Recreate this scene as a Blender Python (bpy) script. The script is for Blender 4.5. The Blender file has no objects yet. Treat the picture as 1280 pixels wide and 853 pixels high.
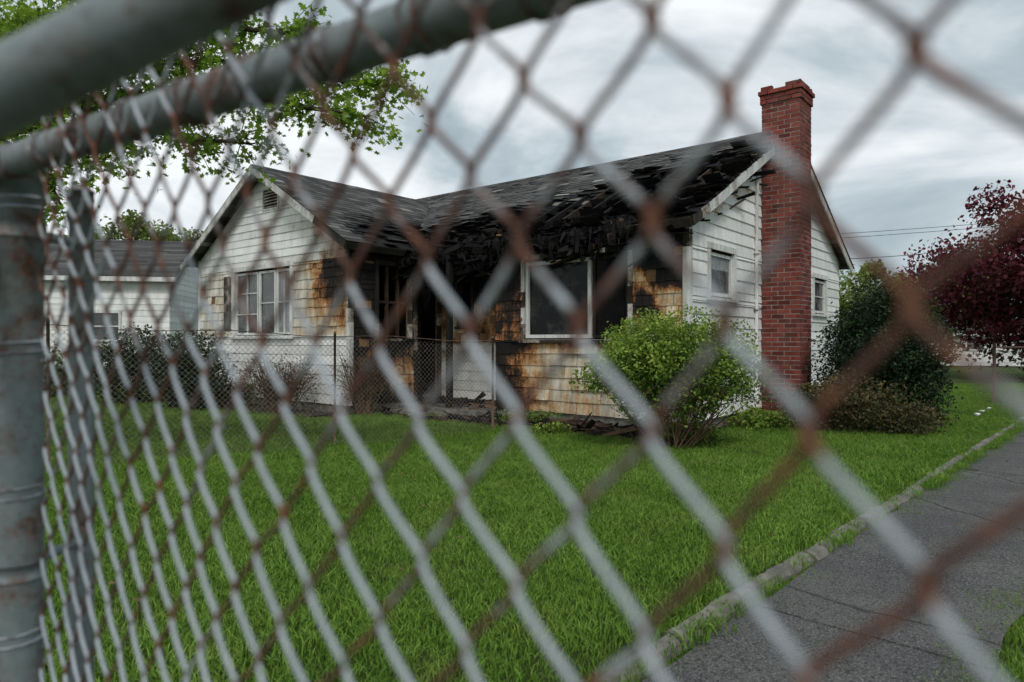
import bpy, math, random
import numpy as np
from mathutils import Vector, noise as mnoise
random.seed(7); rng=np.random.default_rng(7)
scene=bpy.context.scene
CAMH=1.45
def pn(x,y,z=0.0): return mnoise.noise(Vector((x,y,z)))
def link(o,parent=None):
    scene.collection.objects.link(o)
    if parent is not None:
        o.parent=parent; o.matrix_parent_inverse=parent.matrix_world.inverted()
    return o
def empty(name,loc):
    e=bpy.data.objects.new(name,None); e.location=loc; e.empty_display_size=.3
    scene.collection.objects.link(e); bpy.context.view_layer.update(); return e
# ------------------------------------------------------------ node helpers
class NT:
    def __init__(s,name):
        s.m=bpy.data.materials.new(name); s.m.use_nodes=True
        s.t=s.m.node_tree; s.b=s.t.nodes['Principled BSDF']; s.out=s.t.nodes['Material Output']
        s.geo=s.t.nodes.new('ShaderNodeNewGeometry')
    def n(s,typ,**kw):
        nd=s.t.nodes.new(typ)
        for k,v in kw.items(): setattr(nd,k,v)
        return nd
    def l(s,a,b): s.t.links.new(a,b)
    def setin(s,sock,v):
        if hasattr(v,'is_output'): s.l(v,sock)
        else: sock.default_value=v
    def noise(s,scale,detail=4,rough=.6,stretch=None,dist=0.0):
        nd=s.n('ShaderNodeTexNoise'); nd.inputs['Scale'].default_value=scale
        nd.inputs['Detail'].default_value=detail; nd.inputs['Roughness'].default_value=rough
        nd.inputs['Distortion'].default_value=dist
        if stretch:
            mp=s.n('ShaderNodeMapping'); mp.inputs['Scale'].default_value=stretch
            s.l(s.geo.outputs['Position'],mp.inputs['Vector']); s.l(mp.outputs[0],nd.inputs['Vector'])
        else: s.l(s.geo.outputs['Position'],nd.inputs['Vector'])
        return nd.outputs[0]
    def ramp(s,f,stops,interp='LINEAR'):
        r=s.n('ShaderNodeValToRGB'); r.color_ramp.interpolation=interp
        el=r.color_ramp.elements
        while len(el)<len(stops): el.new(.5)
        for e,(p,c) in zip(el,stops):
            e.position=p; e.color=(c,c,c,1) if isinstance(c,(int,float)) else (*c,1)
        s.setin(r.inputs[0],f); return r.outputs[0]
    def mix(s,f,a,b,blend='MIX'):
        m=s.n('ShaderNodeMix',data_type='RGBA',blend_type=blend)
        s.setin(m.inputs[0],f)
        s.setin(m.inputs[6],(*a,1) if isinstance(a,tuple) and len(a)==3 else a)
        s.setin(m.inputs[7],(*b,1) if isinstance(b,tuple) and len(b)==3 else b)
        return m.outputs[2]
    def math(s,op,a,b=0.0,clamp=False):
        m=s.n('ShaderNodeMath',operation=op,use_clamp=clamp); s.setin(m.inputs[0],a); s.setin(m.inputs[1],b); return m.outputs[0]
    def attr(s,name):
        a=s.n('ShaderNodeAttribute'); a.attribute_name=name; return a.outputs['Fac']
    def bump(s,h,strength=.5,dist=.01):
        b=s.n('ShaderNodeBump'); b.inputs['Strength'].default_value=strength; b.inputs['Distance'].default_value=dist
        s.setin(b.inputs['Height'],h); s.l(b.outputs[0],s.b.inputs['Normal'])
    def fin(s,col=None,rough=.8,metal=0.0,spec=.3):
        if col is not None: s.setin(s.b.inputs['Base Color'],(*col,1) if isinstance(col,tuple) else col)
        s.setin(s.b.inputs['Roughness'],rough); s.setin(s.b.inputs['Metallic'],metal)
        s.b.inputs['Specular IOR Level'].default_value=spec
        return s.m
def burnt(name,stops,grime=(.35,.33,.28),gs=.6,vst=(4,4,.6),streak=.0):
    t=NT(name); ch=t.attr('char'); rn=t.attr('rnd')
    n1=t.noise(3.2,8,.72); n2=t.noise(28,5,.7)
    f=t.math('ADD',ch,t.math('MULTIPLY',t.math('SUBTRACT',n1,.5),.85))
    if streak: f=t.math('ADD',f,t.math('MULTIPLY',t.math('SUBTRACT',t.noise(2.2,6,.7,stretch=(4,4,.8)),.5),streak))
    f=t.math('ADD',f,t.math('MULTIPLY',t.math('SUBTRACT',n2,.5),.40),True)
    c=t.ramp(f,stops)
    g=t.noise(1.6,7,.75,stretch=vst)
    c=t.mix(t.math('MULTIPLY',t.ramp(g,[(.46,0.0),(.66,1.0)]),gs),c,t.mix(1,c,grime,'MULTIPLY'))
    spk=t.noise(14,6,.8,stretch=(1,1,3))
    c=t.mix(t.math('MULTIPLY',t.ramp(spk,[(.56,0.0),(.64,1.0)]),.5),c,t.mix(1,c,(.38,.34,.28),'MULTIPLY'))
    k=t.math('ADD',t.math('MULTIPLY',rn,.30),.84)
    cc=t.n('ShaderNodeCombineColor'); 
    for i in range(3): t.l(k,cc.inputs[i])
    c=t.mix(1,c,cc.outputs[0],'MULTIPLY')
    t.bump(t.math('ADD',t.noise(40,5,.7,stretch=(1,1,.35)),t.math('MULTIPLY',f,.6)),.7,.012)
    return t.fin(c,.85)
M={}
M['shingle']=burnt('burnt_wood_shingle',[(0,(.70,.68,.61)),(.16,(.64,.58,.47)),(.30,(.58,.42,.25)),(.42,(.45,.22,.08)),(.52,(.20,.08,.032)),(.62,(.022,.016,.013)),(1,(.007,.007,.007))],gs=.65,streak=.7)
M['siding']=burnt('white_lap_siding',[(0,(.84,.84,.82)),(.34,(.79,.78,.75)),(.46,(.52,.42,.29)),(.56,(.22,.12,.06)),(.68,(.03,.022,.018)),(1,(.010,.010,.010))],grime=(.68,.66,.62),gs=.5,streak=.1)
M['sheath']=burnt('exposed_sheathing',[(0,(.34,.22,.12)),(.5,(.24,.13,.06)),(.7,(.07,.04,.025)),(1,(.02,.015,.012))])
M['char']=burnt('charred_timber',[(0,(.16,.10,.06)),(.3,(.05,.03,.02)),(.5,(.013,.012,.011)),(1,(.005,.005,.005))])
M['trim']=burnt('painted_trim',[(0,(.78,.78,.76)),(.4,(.68,.67,.64)),(.52,(.30,.25,.20)),(.62,(.05,.04,.03)),(1,(.01,.01,.01))],gs=.7)
def m_roof():
    t=NT('asphalt_shingle'); ch=t.attr('char'); rn=t.attr('rnd')
    f=t.math('ADD',ch,t.math('MULTIPLY',t.math('SUBTRACT',t.noise(2.2,7,.72),.5),1.0),True)
    base=t.ramp(rn,[(0,(.042,.041,.041)),(.5,(.085,.083,.081)),(.9,(.14,.135,.13)),(.965,(.19,.18,.17)),(1,(.42,.41,.38))])
    c=t.mix(t.ramp(f,[(.36,0.0),(.55,1.0)]),base,t.ramp(rn,[(0,(.004,.004,.004)),(.7,(.013,.0125,.0125)),(.92,(.035,.033,.032)),(1,(.30,.28,.26))]))
    c=t.mix(t.ramp(t.noise(.9,6,.7),[(.4,0.0),(.7,.5)]),c,t.mix(1,c,(.5,.45,.4),'MULTIPLY'))
    t.bump(t.noise(120,4,.7),.8,.006); return t.fin(c,.85,0,.25)
M['roof']=m_roof()
def m_brick():
    t=NT('red_brick'); rn=t.attr('rnd')
    c=t.ramp(rn,[(0,(.10,.019,.014)),(.35,(.20,.038,.026)),(.7,(.29,.062,.042)),(1,(.15,.043,.035))])
    c=t.mix(t.ramp(t.noise(9,6,.7),[(.45,0.0),(.75,.7)]),c,(.05,.028,.025))
    c=t.mix(t.ramp(t.noise(1.3,5,.7),[(.5,0.0),(.8,.3)]),c,(.30,.22,.18))
    t.bump(t.noise(90,5,.7),.6,.006); return t.fin(c,.9)
M['brick']=m_brick()
def simple(name,c1,c2,sc=6,rough=.85,bs=60,bstr=.4,bd=.005,metal=0.,spec=.3,stops=(.35,.65)):
    t=NT(name); c=t.mix(t.ramp(t.noise(sc,7,.7),[(stops[0],0.0),(stops[1],1.0)]),c1,c2)
    t.bump(t.noise(bs,5,.7),bstr,bd); return t.fin(c,rough,metal,spec)
M['mortar']=simple('mortar',(.40,.36,.32),(.22,.19,.17),8)
M['concrete']=simple('concrete',(.30,.28,.24),(.11,.105,.09),7,bs=45,bstr=1,bd=.015)
M['soil']=simple('soil',(.030,.023,.016),(.085,.06,.04),9,bs=20,bstr=1,bd=.04)
M['bark']=simple('bark',(.07,.05,.035),(.03,.022,.016),10,bs=30,bstr=1,bd=.01)
M['twig']=simple('twig',(.17,.11,.065),(.08,.045,.028),12,bs=40)
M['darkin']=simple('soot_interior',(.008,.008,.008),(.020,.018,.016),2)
def m_asphalt():
    t=NT('asphalt_pavement')
    c=t.mix(t.ramp(t.noise(1.3,8,.7),[(.35,0.0),(.65,1.0)]),(.062,.061,.062),(.135,.128,.122))
    c=t.mix(t.ramp(t.noise(110,2,.6),[(.52,0.0),(.64,.8)]),c,(.31,.30,.29))
    c=t.mix(t.ramp(t.noise(75,2,.5),[(.36,.8),(.47,0.0)]),c,(.022,.022,.022))
    c=t.mix(t.ramp(t.noise(5,7,.75),[(.60,0.0),(.68,.6)]),c,(.045,.05,.028))
    v=t.n('ShaderNodeTexVoronoi',feature='DISTANCE_TO_EDGE'); v.inputs['Scale'].default_value=.42
    dn=t.n('ShaderNodeTexNoise'); dn.inputs['Scale'].default_value=2.2; dn.inputs['Detail'].default_value=6
    va=t.n('ShaderNodeVectorMath',operation='MULTIPLY_ADD'); t.l(dn.outputs[1],va.inputs[0]); va.inputs[1].default_value=(.35,.35,.35)
    t.l(t.geo.outputs['Position'],va.inputs[2]); t.l(t.geo.outputs['Position'],dn.inputs['Vector']); t.l(va.outputs[0],v.inputs['Vector'])
    cr=t.ramp(v.outputs['Distance'],[(.0,.9),(.007,0.0)])
    c=t.mix(cr,c,(.018,.019,.013))
    t.bump(t.math('SUBTRACT',t.math('ADD',t.noise(140,3,.6),t.noise(45,3,.6)),cr),1,.008); return t.fin(c,.8,0,.3)
M['asphalt']=m_asphalt()
def m_ground():
    t=NT('lawn_soil'); c=t.mix(t.ramp(t.noise(.6,8,.7),[(.35,0.0),(.65,1.0)]),(.045,.08,.018),(.075,.115,.03))
    c=t.mix(t.ramp(t.noise(30,5,.7),[(.45,0.0),(.7,.7)]),c,(.05,.042,.022))
    t.bump(t.noise(60,5,.7),1,.03); return t.fin(c,.95,0,.1)
M['ground']=m_ground()
def m_leaf(name,stops,trans=.3,big=.5,dark=(.45,.5,.4),spec=.3,patch=None):
    t=NT(name); rn=t.attr('rnd'); c=t.ramp(rn,stops)
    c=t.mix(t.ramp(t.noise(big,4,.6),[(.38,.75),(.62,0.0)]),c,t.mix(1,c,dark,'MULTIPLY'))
    if patch: c=t.mix(t.ramp(t.noise(2.4,6,.7),[(.52,0.0),(.70,.6)]),c,patch)
    t.fin(c,.6,0,spec)
    if trans>0:
        tr=t.n('ShaderNodeBsdfTranslucent'); t.l(t.mix(1,c,(1.5,1.6,.9),'MULTIPLY'),tr.inputs[0])
        mx=t.n('ShaderNodeMixShader'); mx.inputs[0].default_value=trans
        t.l(t.b.outputs[0],mx.inputs[1]); t.l(tr.outputs[0],mx.inputs[2]); t.l(mx.outputs[0],t.out.inputs[0])
    return t.m
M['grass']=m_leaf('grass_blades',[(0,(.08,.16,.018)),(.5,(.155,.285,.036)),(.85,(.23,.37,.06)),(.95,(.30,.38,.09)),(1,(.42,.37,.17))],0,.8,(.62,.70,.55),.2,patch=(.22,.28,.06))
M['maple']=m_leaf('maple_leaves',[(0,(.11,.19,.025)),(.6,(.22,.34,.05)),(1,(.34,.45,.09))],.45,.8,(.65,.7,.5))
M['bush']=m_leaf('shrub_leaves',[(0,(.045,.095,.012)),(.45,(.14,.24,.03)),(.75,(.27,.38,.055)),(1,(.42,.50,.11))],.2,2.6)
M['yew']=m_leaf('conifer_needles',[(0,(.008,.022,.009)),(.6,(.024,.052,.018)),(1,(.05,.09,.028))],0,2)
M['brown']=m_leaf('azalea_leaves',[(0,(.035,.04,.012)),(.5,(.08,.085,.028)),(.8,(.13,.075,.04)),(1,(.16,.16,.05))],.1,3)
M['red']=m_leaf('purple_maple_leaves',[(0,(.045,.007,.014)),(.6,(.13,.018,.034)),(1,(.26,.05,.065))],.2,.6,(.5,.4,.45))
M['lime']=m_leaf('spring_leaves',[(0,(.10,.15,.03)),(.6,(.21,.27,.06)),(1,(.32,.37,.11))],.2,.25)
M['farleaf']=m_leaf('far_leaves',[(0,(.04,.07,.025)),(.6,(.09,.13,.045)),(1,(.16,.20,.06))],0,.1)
M['dead']=simple('dry_leaves',(.20,.13,.07),(.10,.06,.035),20)
def m_metal(name,zinc,zinc2,rustbias=.0,rough=.5,metal=.55,useattr=False,nsc=25):
    t=NT(name); n=t.noise(nsc,8,.75)
    f=t.math('ADD',n,rustbias)
    if useattr: f=t.math('ADD',t.math('MULTIPLY',t.math('SUBTRACT',n,.5),1.1),t.attr('char'))
    z=t.mix(t.noise(60,4,.6),zinc,zinc2)
    r=t.ramp(t.noise(70,5,.75),[(.32,(.055,.032,.026)),(.52,(.12,.055,.037)),(.72,(.27,.095,.042))])
    fac=t.ramp(f,[(.46,0.0),(.64,1.0)])
    c=t.mix(fac,z,r); t.bump(t.noise(300,4,.7),.4,.001)
    return t.fin(c,t.math('ADD',t.math('MULTIPLY',fac,.3),rough,True),t.math('MULTIPLY',t.math('SUBTRACT',1.0,fac),metal),.3)
M['wire']=m_metal('rusty_galvanised_wire',(.29,.33,.35),(.54,.58,.62),useattr=True,rough=.55,metal=.25)
M['pipe']=m_metal('galvanised_pipe',(.12,.155,.155),(.27,.31,.31),rustbias=-.02,rough=.55,metal=.2,nsc=13)
M['wirefar']=m_metal('weathered_wire',(.26,.25,.24),(.40,.39,.37),rustbias=.04,rough=.6,metal=.1)
M['postfar']=m_metal('rusty_post',(.13,.12,.11),(.2,.19,.18),rustbias=.08,rough=.7,metal=.1)
def m_glass(name,dark,dirt,amt,scale=5,spec=.35):
    t=NT(name); n=t.noise(scale,9,.75); n2=t.noise(45,4,.8)
    f=t.math('MULTIPLY',t.math('ADD',t.ramp(n,[(.48,0.0),(.78,1.0)]),t.ramp(n2,[(.58,0.0),(.75,.6)])),amt,True)
    c=t.mix(f,dark,dirt); return t.fin(c,t.math('ADD',t.math('MULTIPLY',f,.6),.10,True),0,spec)
M['glass']=m_glass('sooty_glass',(.006,.007,.008),(.13,.135,.13),.6,4,spec=.12)
M['glassw']=m_glass('wing_window_glass',(.05,.055,.055),(.30,.31,.30),.8,3,.5)
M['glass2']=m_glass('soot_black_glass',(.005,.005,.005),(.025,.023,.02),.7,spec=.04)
M['glass3']=m_glass('hazy_glass',(.16,.18,.19),(.52,.54,.54),.9,2,.5)
# ------------------------------------------------------------ mesh builder
class MB:
    def __init__(s): s.v=[];s.f=[];s.c=[];s.r=[]
    def poly(s,pts,ch=0,rn=.5,faces=None):
        b=len(s.v); s.v+=[tuple(p) for p in pts]
        chs=ch if isinstance(ch,(list,tuple)) else [ch]*len(pts)
        s.c+=list(chs); s.r+=[rn]*len(pts)
        if faces is None: faces=[tuple(range(len(pts)))]
        s.f+=[tuple(b+i for i in f) for f in faces]
    HF=[(0,1,2,3),(4,7,6,5),(0,4,5,1),(1,5,6,2),(2,6,7,3),(3,7,4,0)]
    def hex(s,p,ch=0,rn=.5): s.poly(p,ch,rn,s.HF)
    def box(s,F,a0,a1,b0,b1,c0,c1,ch=0,rn=.5):
        s.hex([F(a0,b0,c0),F(a1,b0,c0),F(a1,b1,c0),F(a0,b1,c0),F(a0,b0,c1),F(a1,b0,c1),F(a1,b1,c1),F(a0,b1,c1)],ch,rn)
    def obj(s,name,mat,parent=None,smooth=False):
        me=bpy.data.meshes.new(name); me.from_pydata(s.v,[],s.f)
        for nm,d in (('char',s.c),('rnd',s.r)):
            a=me.attributes.new(nm,'FLOAT','POINT'); a.data.foreach_set('value',np.array(d,dtype=np.float32))
        me.materials.append(mat)
        if smooth: me.polygons.foreach_set('use_smooth',[True]*len(me.polygons))
        me.update(); return link(bpy.data.objects.new(name,me),parent)
def tube(mb,pts,rad,sides=8,ch=0,rn=.5,ref=None):
    P=[Vector(p) for p in pts]; n=len(P)
    rr=rad if isinstance(rad,(list,tuple)) else [rad]*n
    cs=ch if isinstance(ch,(list,tuple)) else [ch]*n
    base=len(mb.v); R=Vector(ref) if ref is not None else None
    for i in range(n):
        t=(P[min(i+1,n-1)]-P[max(i-1,0)]).normalized()
        a=R if R is not None else (Vector((0,0,1)) if abs(t.z)<.9 else Vector((1,0,0)))
        x=t.cross(a).normalized(); y=x.cross(t)
        for k in range(sides):
            an=2*math.pi*k/sides
            mb.v.append(tuple(P[i]+(x*math.cos(an)+y*math.sin(an))*rr[i])); mb.c.append(cs[i]); mb.r.append(rn)
    for i in range(n-1):
        for k in range(sides):
            k2=(k+1)%sides; mb.f.append((base+i*sides+k,base+i*sides+k2,base+(i+1)*sides+k2,base+(i+1)*sides+k))
    mb.f.append(tuple(base+k for k in range(sides))); mb.f.append(tuple(base+(n-1)*sides+k for k in reversed(range(sides))))
def rand_rot(n,upbias=0.0):
    nrm=rng.normal(size=(n,3)); nrm[:,2]+=upbias; nrm/=np.linalg.norm(nrm,axis=1)[:,None]
    a=rng.normal(size=(n,3)); x=np.cross(a,nrm); x/=np.linalg.norm(x,axis=1)[:,None]+1e-9
    y=np.cross(nrm,x); return np.stack([x,y,nrm],axis=2)
def inst_mesh(name,tv,tf,pos,rot,scale,rnd,mat,parent=None):
    tv=np.array(tv,dtype=float); pos=np.array(pos); n=len(pos); k=len(tv)
    V=np.einsum('nij,kj->nki',rot,tv)*np.array(scale).reshape(n,1,1)+pos[:,None,:]
    V=V.reshape(-1,3); fs=len(tf[0]); F=(np.array(tf)[None]+ (np.arange(n)*k)[:,None,None]).reshape(-1)
    me=bpy.data.meshes.new(name); me.vertices.add(len(V)); me.vertices.foreach_set('co',V.astype(np.float32).ravel())
    me.loops.add(len(F)); me.loops.foreach_set('vertex_index',F.astype(np.int32))
    nf=len(F)//fs; me.polygons.add(nf); me.polygons.foreach_set('loop_start',np.arange(nf,dtype=np.int32)*fs)
    me.update(calc_edges=True); me.validate()
    a=me.attributes.new('rnd','FLOAT','POINT'); a.data.foreach_set('value',np.repeat(np.array(rnd),k).astype(np.float32))
    me.materials.append(mat); return link(bpy.data.objects.new(name,me),parent)
LEAF=([(0,-.5,0),(.28,0,.08),(0,.5,0),(-.28,0,.08)],[(0,1,2),(0,2,3)])
_ml=[(0,-.5),(.12,-.2),(.45,-.25),(.28,.0),(.5,.22),(.18,.2),(0,.55),(-.18,.2),(-.5,.22),(-.28,0),(-.45,-.25),(-.12,-.2)]
MAPLE=([(0,0,.05)]+[(x,y,-.04*(abs(x)+abs(y))) for x,y in _ml],[(0,i+1,(i+1)%12+1) for i in range(12)])
# ------------------------------------------------------------ house frame
def H(s,d,z): return (2.61-.773*s+.634*d,10.14+.634*s+.773*d,z)
def toH(x,y):
    X=x-2.61;Y=y-10.14; return (-.773*X+.634*Y,.634*X+.773*Y)
G=.05
house=empty('burnt_house',H(5,3,G))
def Pf(D): return lambda a,z,o:H(a,D-o,z)
def Ps(S,sg=-1): return lambda a,z,o:H(S+sg*o,a,z)
def sub(iv,x0,x1):
    r=[]
    for a,b in iv:
        if x1<=a or x0>=b: r.append((a,b)); continue
        if x0>a: r.append((a,x0))
        if x1<b: r.append((x1,b))
    return r
def siding(mb,back,P,a0,a1,z0,z1,e,ops=(),gable=None,piece=(1.4,2.8),charf=None,missf=None,proud=.022,jit=0.0):
    zs=[z0]
    while zs[-1]<z1-1e-4: zs.append(min(zs[-1]+e,z1))
    ex=[q for o in ops for q in (o[2],o[3]) if z0<q<z1]
    zs=sorted(set([round(q,4) for q in zs+ex]))
    zs=[q for i,q in enumerate(zs) if i==0 or q-zs[i-1]>.012 or q in ex]
    for zb,zt in zip(zs[:-1],zs[1:]):
        iv=[(a0,a1)]; zc=(zb+zt)/2
        for o in ops:
            if o[2]<zc<o[3]: iv=sub(iv,o[0],o[1])
        top=lambda a:1e9
        if gable:
            ac,zp,sl=gable; top=lambda a:zp-sl*abs(a-ac)
            w=(zp-zb)/sl
            if w<=0.02: continue
            iv=[(max(a,ac-w),min(b,ac+w)) for a,b in iv if min(b,ac+w)-max(a,ac-w)>.02]
        for a,b in iv:
            br=[a]
            if gable:
                ac,zp,sl=gable; wt=(zp-zt)/sl
                for q in ((ac-wt,ac+wt) if wt>0 else (ac,)):
                    if a+.01<q<b-.01: br.append(q)
            br=sorted(br)+[b]
            for p,q in zip(br[:-1],br[1:]):
                back.hex([P(p,zb,-.10),P(q,zb,-.10),P(q,min(zt,top(q)),-.10),P(p,min(zt,top(p)),-.10),
                          P(p,zb,0),P(q,zb,0),P(q,min(zt,top(q)),0),P(p,min(zt,top(p)),0)],.45,random.random())
                x=p
                while x<q-1e-4:
                    y=x+random.uniform(*piece)
                    if q-y<piece[0]*.6: y=q
                    mx=(x+y)/2; ch=charf(mx,zc) if charf else 0
                    if not(missf and random.random()<missf(mx,zc)):
                        rn=random.random(); j1=random.uniform(-jit,jit); j2=j1+random.uniform(-jit,jit)*.7
                        pr=proud+random.uniform(-.3,.5)*proud*.5; g=.0015 if jit==0 else random.uniform(.001,.007)
                        if jit and random.random()<.06: pr+=random.uniform(.01,.05)
                        ze=.004
                        cs=[charf(x,zb),charf(y,zb),charf(y,zt),charf(x,zt)]*2 if charf else 0
                        mb.hex([P(x+g,zb+j1,.001),P(y-g,zb+j2,.001),P(y-g,min(zt+ze,top(y)),.001),P(x+g,min(zt+ze,top(x)),.001),
                                P(x+g,zb+j1,pr),P(y-g,zb+j2,pr),P(y-g,min(zt+ze,top(y)),.007),P(x+g,min(zt+ze,top(x)),.007)],cs,rn)
                    x=y
shg,sid,bk,trim,chr_=MB(),MB(),MB(),MB(),MB()
FND=G+.18
fnd=MB()
def ss(a,b,x):
    t=max(0,min(1,(x-a)/(b-a))); return t*t*(3-2*t)
def c_main(a,z):
    c=.05+.32*pn(a*1.1,z*1.3,3)
    c=max(c,ss(2.15,2.8,z+.45*pn(a*1.5,z,1))*1.15)
    c=max(c,ss(2.6,3.4,a+.5*pn(z*1.4,a,5))*(.40+.22*ss(1.1,1.9,z)+.55*ss(2.0,2.6,z)))
    c+=.46*math.exp(-((a-.60-.17*math.sin(z*7))/.18)**2)*ss(1.5,1.9,z)
    if a<1.0 and z>1.5: c+=.24
    if z<1.47 and a>1.0: c+=.12+.30*math.exp(-((z-1.5)/.2)**2)+.22*ss(2.4,3.6,a)
    return c
def c_wing(a,z):
    c=.02+.15*max(0,pn(a*1.2,z*1.4,9)); c+=ss(7.8,6.3,a+.35*pn(z*2,a,2))*ss(1.4,2.6,z)*.55
    return c
def c_wingsh(a,z): return c_wing(a,z)+.02+.16*abs(pn(a*3,z*3,4))+.10*ss(8.0,7.0,a)
def c_wing_side(a,z): return .55+.4*ss(.8,2.2,z)+.5*pn(a*2,z*2,7)
def c_back(a,z): 
    return (.08+.35*pn(a*2,z*2,8)) if (z<1.42 and a<5.9) else (.45+.5*ss(1.8,2.7,z)+.45*pn(a*2.2,z*2.2,11))
def c_side(a,z):
    c=.02+.1*pn(a,z*2,6)
    rz=3.4+.51*(a if a<4.23 else 8.46-a)
    c+=.55*ss(.38,.03,rz-z+.25*pn(a*2.5,z*2,2))*ss(4,1,a)
    return c
win=(.95,3.10,1.47,2.88)
mf=lambda a,z:.012+.25*ss(2.5,3.1,z)+.12*ss(.25,.05,abs(a-.6))*(z>1.5)
siding(shg,bk,Pf(0),0.02,3.75,FND,1.44,.20,[],None,(.28,.75),c_main,lambda a,z:.012,.024,.010)
siding(shg,bk,Pf(0),0.02,3.75,1.44,3.38,.185,[win],None,(.09,.24),c_main,mf,.022,.013)
slim=(5.15,5.55,1.75,2.95)
siding(shg,bk,(lambda a,z,o:H(a,.9-o,z)),3.6,6.1,1.42,3.4,.185,[slim],None,(.09,.24),c_back,lambda a,z:.06,.02,.012)
siding(sid,bk,(lambda a,z,o:H(a,.9-o,z)),3.6,6.1,FND,1.42,.2,[],None,(1,2),c_back,None,.018)
siding(shg,bk,Ps(3.75,1),0.0,.9,FND,3.4,.185,[],None,(.12,.26),lambda a,z:.8,None,.02,.012)
W0,W1,WC=6.1,11.9,9.0; WPK=5.13; WSL=.586; WE=WPK-WSL*2.9
wwin=(7.98,10.30,1.55,3.0)
vent=(8.5,9.05,4.28,4.68)
siding(sid,bk,Pf(-1.5),W0,W1,FND,1.55,.19,[],None,(1.2,3),c_wing,None,.02)
siding(shg,bk,Pf(-1.5),W0,W1,1.55,3.05,.19,[wwin],None,(.10,.24),c_wingsh,lambda a,z:.008+.03*ss(8,7,a),.022,.010)
siding(sid,bk,Pf(-1.5),W0,W1,3.05,WPK,.165,[vent],(WC,WPK-.04,WSL),(1.2,3),c_wing,None,.022)
wo=(-.87,.0,1.5,2.95); wd=(.14,.84,FND,2.55)
siding(shg,bk,Ps(W0),-1.5,.9,FND,3.4,.185,[wo,wd],None,(.10,.25),c_wing_side,lambda a,z:.05,.022,.012)
sw1=(.70,1.76,2.14,2.90); sw2=(6.28,7.3,2.05,2.85)
siding(sid,bk,Ps(0),0.0,8.46,FND,5.52,.205,[sw1,sw2],(4.23,5.54,.51),(2.2,4.2),c_side,None,.026,.0)
siding(sid,bk,(lambda a,z,o:H(a,8.46+o,z)),0,11.9,FND,3.38,.205,[],None,(2,4),lambda a,z:.03,None,.022)
siding(sid,bk,Ps(11.9,1),-1.5,8.46,FND,3.38,.205,[],None,(2,4),lambda a,z:.03,None,.022)
shg.obj('shingle_cladding',M['shingle'],house); sid.obj('lap_siding',M['siding'],house); bk.obj('sheathing',M['sheath'],house)
for a in ((0.01,3.74,.01,8.4),(3.74,6.1,.91,8.4),(6.11,11.89,-1.49,8.4)):
    fnd.box(lambda s,d,z:H(s,d,z),a[0],a[1],a[2],a[3],-.2,FND+.002)
fnd.box(H,3.78,6.08,-.55,.89,-.1,FND-.03); fnd.box(H,4.2,5.6,-.95,-.56,-.1,G+.1)
fnd.obj('foundation_and_porch_slab',M['concrete'],house)
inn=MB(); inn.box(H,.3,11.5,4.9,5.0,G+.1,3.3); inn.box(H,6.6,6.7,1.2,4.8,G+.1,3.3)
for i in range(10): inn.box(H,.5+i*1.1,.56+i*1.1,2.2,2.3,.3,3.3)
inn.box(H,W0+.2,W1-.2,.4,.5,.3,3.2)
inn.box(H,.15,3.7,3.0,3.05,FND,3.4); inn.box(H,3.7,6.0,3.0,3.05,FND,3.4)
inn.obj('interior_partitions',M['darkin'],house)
# windows ------------------------------------------------------
gl,gl2,gl3,glw=MB(),MB(),MB(),MB()
def frame(P,o,w=.06,ch=.1,out=.045,inn=-.06,casing=.09,chf=None):
    a0,a1,z0,z1=o; c=lambda:(chf() if chf else ch)
    def b(x0,x1,y0,y1,o0,o1): 
        n=max(1,int(max(x1-x0,y1-y0)/.25)); 
        for i in range(n):
            if x1-x0>y1-y0: trim.box(P,x0+(x1-x0)*i/n,x0+(x1-x0)*(i+1)/n,y0,y1,o0,o1,c(),.5)
            else: trim.box(P,x0,x1,y0+(y1-y0)*i/n,y0+(y1-y0)*(i+1)/n,o0,o1,c(),.5)
    b(a0-casing*.5,a0+casing*.5,z0+.001,z1-.001,-.02,out); b(a1-casing*.5,a1+casing*.5,z0+.001,z1-.001,-.02,out)
    b(a0-casing*.7,a1+casing*.7,z1,z1+casing,-.02,out+.008); b(a0-casing*.8,a1+casing*.8,z0-.05,z0,-.02,out+.04)
def sash(P,x0,x1,z0,z1,w=.045,o0=-.05,o1=-.01,ch=.1,glass=None,mv=0,mh=0):
    trim.box(P,x0,x0+w,z0,z1,o0,o1,ch); trim.box(P,x1-w,x1,z0,z1,o0,o1,ch)
    trim.box(P,x0+w,x1-w,z0,z0+w,o0,o1,ch); trim.box(P,x0+w,x1-w,z1-w,z1,o0,o1,ch)
    for i in range(mv):
        m=x0+(x1-x0)*(i+1)/(mv+1); trim.box(P,m-.011,m+.011,z0+w,z1-w,o0+.006,o1-.004,ch)
    for i in range(mh):
        m=z0+(z1-z0)*(i+1)/(mh+1); trim.box(P,x0+w,x1-w,m-.011,m+.011,o0+.008,o1-.006,ch)
    if glass is not None: glass.box(P,x0+w-.005,x1-w+.005,z0+w-.005,z1-w+.005,o0+.012,o0+.018)
F0=Pf(0)
frame(F0,win,ch=.3,chf=lambda:random.uniform(.32,.85),casing=.075)
sash(F0,1.69,3.05,1.50,2.83,.06,-.05,.02,.18,gl)
sash(F0,1.0,1.67,1.50,2.83,.045,-.06,-.01,.8,gl2,0,0)
Fw=Pf(-1.5)
frame(Fw,wwin,ch=.1,chf=lambda:random.uniform(.0,.35),casing=.1)
sash(Fw,9.3,10.24,1.58,2.96,.05,-.05,.0,.1,glw,1,2); sash(Fw,8.62,9.26,1.58,2.96,.05,-.05,.0,.1,glw,0,1); sash(Fw,8.04,8.58,1.58,2.96,.05,-.05,0,.15,gl3,1,1)
S0=Ps(0)
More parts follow.
